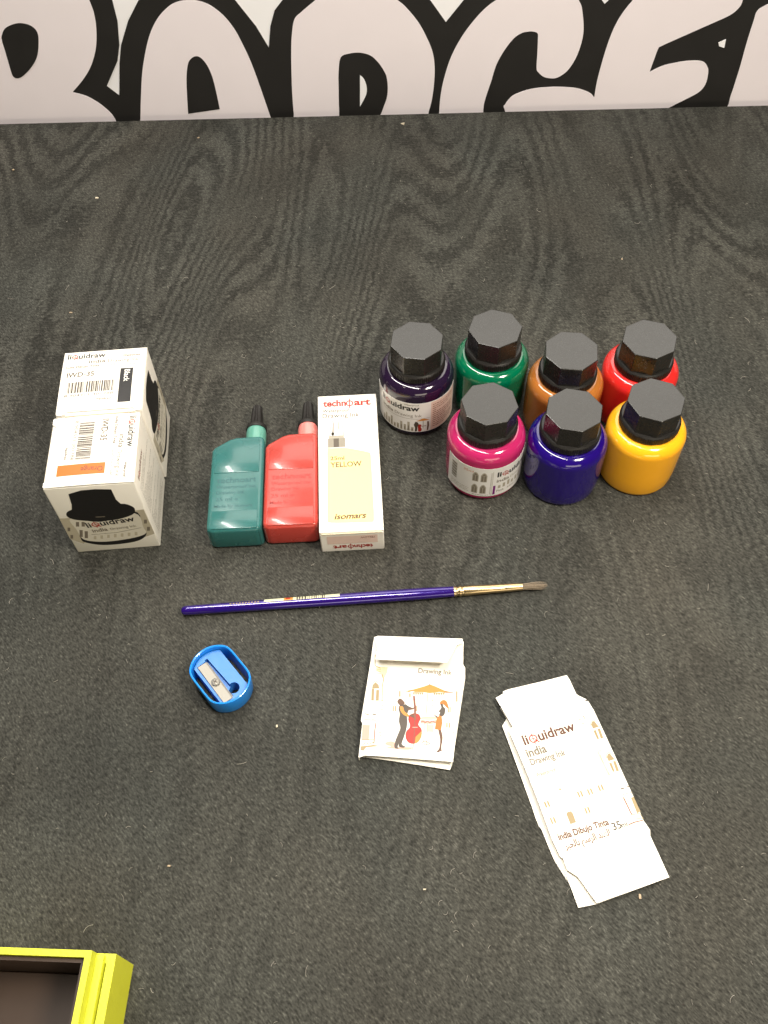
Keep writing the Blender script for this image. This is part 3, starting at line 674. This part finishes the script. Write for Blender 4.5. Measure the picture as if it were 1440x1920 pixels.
# building on the left
P.poly([(285, 720), (290, 680), (325, 645), (360, 680), (368, 720)], 'i_tan'); P.poly([(280, 722), (312, 722), (306, 855), (275, 855)], 'i_tan'); P.poly([(332, 735), (366, 735), (362, 858), (326, 858)], 'i_tan')
P.line([(280, 665), (325, 630), (372, 670)], .3, 'i_grey')
P.poly([(330, 470), (460, 480), (455, 540), (425, 600), (400, 600), (380, 545), (335, 520)], 'i_sand'); P.line([(400, 560), (415, 620), (400, 700), (398, 860)], .5, 'i_tan', .02)
P.line([(322, 340), (318, 460), (380, 490)], .5, 'i_tan', .02); P.poly([(320, 345), (345, 290), (345, 345)], 'i_grey', .02); P.line([(330, 285), (362, 275)], .3, 'i_grey')
for yy in (500, 520, 545): P.line([(330, yy), (385, yy+6)], .3, 'i_tan', .03)
P.line([(195, 1070), (340, 1075)], .45, 'i_grey'); P.poly([(178, 1125), (262, 1128), (250, 1290), (168, 1288)], 'i_lgrey')
P.line([(205, 1000), (255, 1018)], .5, 'i_grey'); P.line([(290, 1008), (330, 1012)], .8, 'i_grey'); P.line([(297, 1030), (295, 1066)], .3, 'i_grey'); P.line([(200, 950), (290, 955)], .15, 'i_lgrey')
P.line([(330, 1105), (315, 1200), (308, 1330)], .5, 'i_brown'); P.line([(170, 1292), (310, 1295)], .4, 'i_tan')
P.line([(165, 1360), (215, 1325), (250, 1345), (300, 1320), (310, 1350)], .35, 'i_tan'); P.poly([(160, 1365), (300, 1352), (385, 1365), (220, 1378), (190, 1415), (155, 1410)], 'i_tan')
for x, y in ((400, 860), (395, 955), (400, 910), (375, 1215), (378, 1250)): P.rect(x-12, y-4, x+12, y+4, 'i_tan')
P.rect(398, 955, 410, 960, 'i_grey')
# far walls and windows
P.line([(480, 832), (700, 842), (850, 848)], .18, 'i_tan'); P.line([(1100, 855), (1240, 862)], .15, 'i_sand'); P.line([(430, 1183), (590, 1192)], .18, 'i_tan'); P.line([(1080, 1212), (1210, 1222)], .25, 'i_grey')
for x, y, w_, h_ in ((598, 783, 9, 33), (712, 800, 9, 22), (524, 948, 8, 30), (548, 948, 8, 30), (783, 950, 9, 32), (1143, 968, 7, 32), (1163, 970, 7, 32), (1128, 1140, 8, 28), (1155, 1142, 8, 28), (1238, 820, 9, 60)):
    P.rect(x-w_, y-h_, x+w_, y+h_, 'i_tan')
P.poly([(912, 1132), (980, 1136), (978, 1216), (910, 1212)], 'i_sand', 0); P.rect(952, 850, 980, 868, 'i_lgrey'); P.rect(950, 912, 980, 922, 'i_lgrey')
P.line([(1215, 1010), (1205, 1220), (1195, 1400)], .35, 'i_sand')
# parasol, table
P.poly([(665, 752), (760, 733), (880, 700), (935, 680), (1000, 705), (1100, 752), (1197, 776), (1120, 778), (1040, 768), (940, 780), (860, 768), (770, 765), (735, 752), (700, 768)], 'i_amber', .02)
P.poly([(925, 690), (935, 672), (945, 690)], 'i_brown', .03)
for i in range(5):
    P.poly([(745+i*24, 766+i*1), (769+i*24, 768+i*1), (762+i*24, 798), (752+i*24, 798)], 'i_tan', .02); P.poly([(975+i*26, 776), (1001+i*26, 776), (994+i*26, 802), (982+i*26, 802)], 'i_tan', .02)
P.line([(665, 756), (760, 752)], .4, 'i_tan', .04); P.line([(1100, 768), (1197, 778)], .4, 'i_brown', .04)
P.line([(913, 780), (903, 900), (893, 1040)], .3, 'i_brown', .02)
P.disc(925, 1062, 102, 17, 'i_brown', .02); P.disc(925, 1064, 98, 14, 'i_sand', .04)
P.poly([(832, 1078), (930, 1092), (1008, 1082), (1000, 1118), (930, 1125), (838, 1116)], 'i_pinkish', .03); P.line([(835, 1105), (860, 1090), (885, 1112), (910, 1092), (935, 1115), (960, 1092), (1000, 1110)], .3, 'i_red', .05)
P.line([(880, 1120), (865, 1325)], .25, 'i_brown', .02); P.line([(908, 1120), (900, 1362)], .25, 'i_brown', .02)
P.line([(850, 1325), (890, 1318), (940, 1345), (900, 1360), (860, 1348), (850, 1325)], .25, 'i_brown', .02)
# cello player
P.poly(catmull([(435, 1330), (500, 1312), (550, 1335), (560, 1375), (700, 1380), (745, 1390), (690, 1412), (560, 1400), (440, 1385), (500, 1372), (450, 1355)], 3), 'i_pinkish', .01)
P.poly(catmull([(570, 870), (590, 840), (620, 845), (655, 885), (640, 905), (600, 912), (582, 895)], 4), 'i_skin', .05)
P.poly(catmull([(598, 912), (640, 905), (700, 948), (690, 990), (680, 1030), (684, 1110), (672, 1180), (648, 1260), (620, 1345), (658, 1372), (640, 1388), (590, 1376), (586, 1340), (575, 1385), (590, 1396), (550, 1396), (536, 1370), (548, 1310), (580, 1230), (604, 1165), (588, 1090), (596, 1010), (584, 950)], 3), 'i_dark', .05)
P.poly(catmull([(600, 925), (635, 930), (650, 980), (700, 1022), (690, 1042), (640, 1018), (604, 970)], 3), 'i_amber', .07)
P.poly([(655, 905), (745, 945), (768, 925), (775, 940), (745, 962), (690, 970), (680, 945)], 'i_skin', .08); P.poly([(640, 905), (665, 900), (715, 940), (690, 950)], 'i_dark', .09)
P.poly(catmull([(705, 1025), (765, 1003), (815, 1020), (832, 1065), (812, 1110), (810, 1140), (842, 1180), (842, 1260), (805, 1325), (745, 1345), (690, 1325), (662, 1265), (672, 1205), (705, 1170), (712, 1130), (694, 1080)], 3), 'i_red', .1)
P.poly([(842, 1205), (843, 1262), (805, 1325), (765, 1342), (775, 1270)], 'i_amber', .12)
P.line([(757, 808), (770, 950), (768, 1080)], 1.0, 'i_brown', .13); P.line([(768, 1080), (760, 1250), (745, 1418)], .3, 'i_brown', .13); P.rect(740, 1158, 800, 1166, 'i_pinkish', .14)
P.poly([(705, 1025), (750, 1010), (765, 1060), (720, 1040)], 'i_skin', .14)
# woman
P.poly(catmull([(1055, 875), (1090, 858), (1128, 880), (1146, 950), (1120, 940), (1085, 905), (1050, 900)], 4), 'i_orange', .07)
P.poly(catmull([(1052, 900), (1080, 905), (1090, 935), (1110, 960), (1100, 1020), (1072, 1045), (1040, 1030), (1050, 1000), (1036, 985), (1064, 945)], 4), 'i_dark', .05)
P.poly([(965, 1008), (1030, 1048), (1058, 1010), (1060, 1028), (1028, 1066), (1000, 1045)], 'i_dark', .06)
P.poly([(1040, 1035), (1068, 1040), (1077, 1110), (1062, 1195), (992, 1185), (1004, 1100), (1018, 1060)], 'i_orange', .07)
P.poly(catmull([(1030, 1190), (1060, 1194), (1080, 1280), (1066, 1380), (1070, 1430), (1050, 1430), (1040, 1442), (1008, 1436), (1040, 1400), (1052, 1300)], 3), 'i_skin', .06)
P.pre = None
u, v = px(805, 548); P.text('Drawing Ink', u, v, width=17.2, size=3.8, k='i_grey', rot=-3.5, bold=.015, z=.03)
P.build('printed_scene', t)

# ------------------------------------------------------------------ long flattened carton
BX2, BY2 = .100, .107
t = thing('flattened_carton', 'long flattened white carton with brown lettering, lying at the right', 'carton', (.0889, .1372, 0), math.radians(-3.2))
hm2 = homog([(75, 245), (610, 65), (1380, 1580), (700, 1805)], local_of([(52.8, 181.76), (90.56, 193.3), (122.7, 93.42), (80.03, 82.2)], (88.9, 137.2), math.radians(-3.2)))
px2 = hm2
pm2 = lambda L_: [(a*MM, b*MM) for a, b in (px2(*p) for p in L_)]
ca, sa = math.cos(math.radians(18.5)), math.sin(math.radians(18.5))
def zt(x, y):
    s_ = x*ca+y*sa; q = -x*sa+y*ca
    return .0016+.0012*math.sin(max(-1.5, min(1.5, q*26)))*0+.0016*max(0, (-s_+.004))/.03+.0008*math.sin(q*45+.6)+max(0, -q-.033)*.05
back = [(110, 300), (160, 385), (128, 440), (240, 740), (350, 1040), (380, 1130), (405, 1190), (425, 1215), (465, 1315), (500, 1400), (525, 1455), (580, 1472), (640, 1640), (700, 1805), (832, 1778), (1100, 1680), (900, 1000), (600, 300)]
obj('back_panel', sheet(pm2(back), lambda x, y: .0004+.0003*math.sin(y*70), .0004, .004), M['card'], t)
front = [(170, 488), (205, 462), (190, 440), (150, 300), (400, 240), (770, 262), (812, 330), (900, 520), (1100, 950), (1190, 1155), (1238, 1222), (1240, 1266), (1310, 1420), (1380, 1580), (1100, 1682), (840, 1775), (830, 1775), (690, 1578), (612, 1528), (580, 1440), (560, 1430), (500, 1310), (400, 1040), (300, 790)]
obj('front_panel', sheet(pm2(front), zt, .0004, .004), M['card'], t)
flp = [(75, 245), (130, 212), (130, 195), (170, 178), (610, 65), (632, 100), (680, 207), (700, 222), (758, 250), (700, 290), (400, 400), (200, 462)]
obj('top_flap', sheet(pm2(flp), lambda x, y: zt(x, y)+.00042, .0002, .004), M['card'], t)
def surf2(u, v, z): return Vector((u*MM, v*MM, zt(u*MM, v*MM)+.00045+z*MM))
P = Print(surf2, cut=(3, 3))
def T2(s_, x, y, width, size, k, **kw):
    u, v = px2(x, y); P.text(s_, u, v, width=width, size=size, k=k, rot=18.5, **kw)
u, v = px2(292, 600); P.liquidraw(u, v, 27.4, k='i_dkbrown', rot=18.5, bold=.03)
T2('india', 315, 693, 10.4, 6.0, 'i_grey', bold=.03); T2('Drawing Ink', 342, 752, 18.4, 4.6, 'i_grey', bold=.025)
T2('Waterproof', 380, 838, 10.4, 2.6, 'i_dark', bold=.01)
T2('india Dibujo Tinta', 552, 1308, 25.5, 4.2, 'i_dkbrown', bold=.035)
T2('\uFEAE\uFE92\uFEA4\uFEDF\uFE8E\uFE91 \uFEE2\uFEB3\uFEAE\uFEDF\uFE8D \uFEAA\uFEE8\uFEEC\uFEDF\uFE8D', 600, 1374, 23.0, 4.2, 'i_dkbrown', bold=.03)
T2('35', 965, 1228, 4.4, 5.0, 'i_dark', bold=.02); T2('ml', 1030, 1206, 2.8, 3.2, 'i_dark', bold=.02)
def R2(x, y, w_, h_, k, z=0):
    u, v = px2(x, y)
    P.poly([(u+a*ca-b*sa, v+a*sa+b*ca) for a, b in ((-w_/2, -h_/2), (w_/2, -h_/2), (w_/2, h_/2), (-w_/2, h_/2))], k, z)
for x, y in ((460, 1040), (505, 1160), (765, 1080), (710, 960), (785, 940), (865, 910)):
    for q in (-.75, .75):
        u, v = px2(x, y); P.poly([(u+(a+q)*ca-b*sa, v+(a+q)*sa+b*ca) for a, b in ((-.42, -1.4), (.42, -1.4), (.42, 1.4), (-.42, 1.4))], 'i_tan')
P.pre = px2
P.poly([(605, 1110), (615, 1095), (640, 1088), (655, 1105), (680, 1170), (636, 1186)], 'i_tan')
for dx, dy in ((0, 0), (118, 243)):
    P.poly([(792+dx, 440+dy), (798+dx, 415+dy), (815+dx, 412+dy), (850+dx, 455+dy), (805+dx, 470+dy)], 'i_tan')
    P.poly([(808+dx, 485+dy), (826+dx, 478+dy), (852+dx, 545+dy), (838+dx, 550+dy)], 'i_tan'); P.poly([(838+dx, 470+dy), (858+dx, 468+dy), (884+dx, 540+dy), (864+dx, 545+dy)], 'i_tan')
    P.line([(788+dx, 450+dy), (790+dx, 415+dy), (806+dx, 402+dy), (835+dx, 420+dy), (858+dx, 458+dy)], .3, 'i_grey')
P.line([(755, 405), (830, 600)], .2, 'i_lgrey'); P.line([(840, 640), (930, 820)], .9, 'i_sand'); P.line([(845, 640), (860, 625), (870, 700), (930, 815)], .25, 'i_tan')
P.line([(975, 950), (1045, 1100)], .2, 'i_lgrey'); P.line([(640, 742), (690, 738), (750, 765)], .2, 'i_grey')
P.line([(1025, 962), (1100, 942)], .3, 'i_grey'); P.line([(1015, 918), (1040, 912)], .8, 'i_grey'); P.line([(1062, 902), (1078, 898)], .6, 'i_grey')
P.poly([(1092, 985), (1112, 975), (1165, 1085), (1140, 1100)], 'i_tan'); P.line([(1035, 980), (1065, 1040), (1100, 1110)], .6, 'i_brown')
P.line([(1075, 1185), (1120, 1165), (1185, 1150)], .5, 'i_brown'); P.line([(1100, 1110), (1160, 1100), (1185, 1140), (1120, 1135)], .3, 'i_tan')
P.line([(700, 402), (720, 396)], .4, 'i_grey'); P.line([(732, 372), (745, 396)], .5, 'i_grey'); P.line([(715, 436), (738, 430)], .4, 'i_grey')
P.line([(355, 882), (420, 862)], .25, 'i_sand'); P.rect(548, 920, 566, 932, 'i_tan'); P.line([(380, 970), (560, 925)], .12, 'i_sand')
P.build('printed_panel', t)

# ------------------------------------------------------------------ yellow case, bottom left corner
t = thing('yellow_case', 'bright yellow plastic case with dark lining, cut off at the bottom left corner', 'case', (-.1168-1.03*(.0668*math.cos(-.0672)-.0562*math.sin(-.0672)), .0660-1.03*(.0668*math.sin(-.0672)+.0562*math.cos(-.0672)), 0), -.0672); t.scale = (1.03, 1.03, .95)
M['yel'] = mat('yellow_plastic', (.66, .68, .040, 1), .45, vary=.03, vscale=200, bump=.35, bscale=900)
M['lining'] = mat('dark_lining', (.048, .029, .019, 1), .38, vary=.15, vscale=60)
def ringbox(x0, y0, x1, y1, wv, z0, z1, bev):
    bm = bmesh.new()
    def lp(a, z): return [bm.verts.new(((x+.17), (y+.03), z)) for x, y in ((x0+a, y0+a), (x1-a, y0+a), (x1-a, y1-a), (x0+a, y1-a))]
    A, B, C_, D = lp(0, z0), lp(0, z1), lp(wv, z1), lp(wv, z0)
    for p, q in ((A, B), (B, C_), (C_, D), (D, A)):
        for i in range(4): bm.faces.new((p[i], p[(i+1) % 4], q[(i+1) % 4], q[i]))
    bmesh.ops.bevel(bm, geom=[e for e in bm.edges if e.calc_face_angle(0) > .5], offset=bev, segments=3, affect='EDGES')
    return bm
obj('base', ringbox(-.265, -.110, -.1032, .0262, .0034, 0, .030, .0009), M['yel'], t, smooth=30.0)
obj('lip', ringbox(-.2612, -.1062, -.1072, .0252, .0029, .001, .0330, .0008), M['yel'], t, smooth=30.0)
obj('frame', ringbox(-.2582, -.1030, -.1102, .0258, .0025, .001, .0402, .0011), M['yel'], t, smooth=30.0)
obj('lining', ringbox(-.2554, -.1002, -.1130, .0230, .0014, .001, .0375, .0003), M['lining'], t)
obj('floor_panel', rbox(-.2530+.17, -.0978+.03, .001, -.1146+.17, .0214+.03, .0035, .0003), M['lining'], t)

# ------------------------------------------------------------------ crumbs and lint
M['crumb'] = mat('crumb', (.62, .55, .42, 1), .8); M['fibre'] = mat('lint_fibre', (.34, .32, .28, 1), .9)
M['crumbo'] = mat('tan_crumb', (.40, .31, .21, 1), .8)
def crumb(label, pts, loc, m='crumb', h=.0007):
    bm = prism([(a*MM, b*MM) for a, b in pts], .0001, h, .0001, 1)
    r2 = random.Random(len(label))
    for v in bm.verts: v.co.z += r2.uniform(-.0001, .0002) if v.co.z > .0003 else 0
    o = obj('crumb', bm, M[m], loc=loc); tag(o, label, 'crumb', 'crumbs lying on the cloth')
crumb('small pale forked crumb near the back edge of the cloth, below the banner', [(-1.6,.5),(1.6,1.2),(1.4,.4),(-.2,0),(1.4,-1.2),(.9,-1.5)], (0.0270, 0.6817, 0), 'crumb')
crumb('tiny tan crumb near the back left of the cloth, below the letter A', [(-.9,-.4),(.5,-.6),(1,.3),(-.3,.6)], (-0.1388, 0.6732, 0), 'crumbo')
crumb('orange-brown crumb at the far left edge of the view', [(-.9,-.5),(.8,-.6),(.9,.4),(-.5,.6)], (-0.2822, 0.6398, 0), 'crumbo')
crumb('white fluffy crumb at the left, above the ink boxes', [(-1.2,-.6),(.6,-.9),(1.5,.1),(.2,.9),(-1.1,.5)], (-0.2104, 0.6004, 0), 'crumb')
crumb('flat brown crumb just above the black-band ink box', [(-1,-.3),(.9,-.5),(1.2,.3),(-.6,.5)], (-0.2103, 0.4757, 0), 'crumbo')
crumb('tiny tan crumb at the lower left of the cloth, above the yellow case', [(-.9,-.2),(.5,-.5),(1.1,.2),(-.2,.5)], (-0.1054, 0.1069, 0), 'crumbo')
crumb('tan crumb touching the lower end of the long flattened carton', [(-.5,-1.1),(.5,-1.2),(.7,.6),(.1,1.2),(-.5,.6)], (0.1083, 0.0861, 0), 'crumbo')
crumb('small white crumb right of centre at the bottom, left of the long flattened carton', [(-.7,-.3),(.6,-.35),(.7,.25),(-.5,.35)], (0.0120, 0.0925, 0), 'crumb')
crumb('pale crumb below and right of the blue sharpener', [(-.4,-.7),(.5,-.4),(.3,.8),(-.4,.5)], (-0.0578, 0.1725, 0), 'crumb')
crumb('tiny reddish crumb on the cloth above the green bottle', [(-.6,-.4),(.5,-.4),(.5,.4),(-.5,.4)], (0.1752, 0.5090, 0), 'crumbo')
bm = bmesh.new(); r_ = random.Random(12)
def fibre(x, y, L_, a, w_, curl):
    prev = None
    for i in range(6):
        vs = [bm.verts.new((x-w_*math.sin(a), y+w_*math.cos(a), .0003)), bm.verts.new((x+w_*math.sin(a), y-w_*math.cos(a), .0003)), bm.verts.new((x, y, .0003+w_*1.5))]
        if prev:
            for k in range(3): bm.faces.new((prev[k], prev[(k+1) % 3], vs[(k+1) % 3], vs[k]))
        prev = vs; x += L_/5*math.cos(a); y += L_/5*math.sin(a); a += curl
for i in range(420):
    y = r_.uniform(.0, .63); x = r_.uniform(-.18, .18)*(1+y*1.4)
    fibre(x, y, r_.uniform(.0006, .0028) if r_.random() < .85 else r_.uniform(.003, .006), r_.uniform(0, 6.28), r_.uniform(.00005, .00012), r_.uniform(-.5, .5))
for o_, n_ in (((-.068, .43), 10), ((-.02, .45), 12), ((.02, .085), 14), ((-.05, .40), 8)):
    for i in range(n_): fibre(o_[0]+r_.gauss(0, .008), o_[1]+r_.gauss(0, .012), r_.uniform(.001, .004), r_.uniform(0, 6.28), .0001, r_.uniform(-.6, .6))
o = obj('lint', bm, M['fibre']); o['kind'] = 'stuff'; o['label'] = 'pale lint and short fibres scattered over the black cloth'; o['category'] = 'lint'
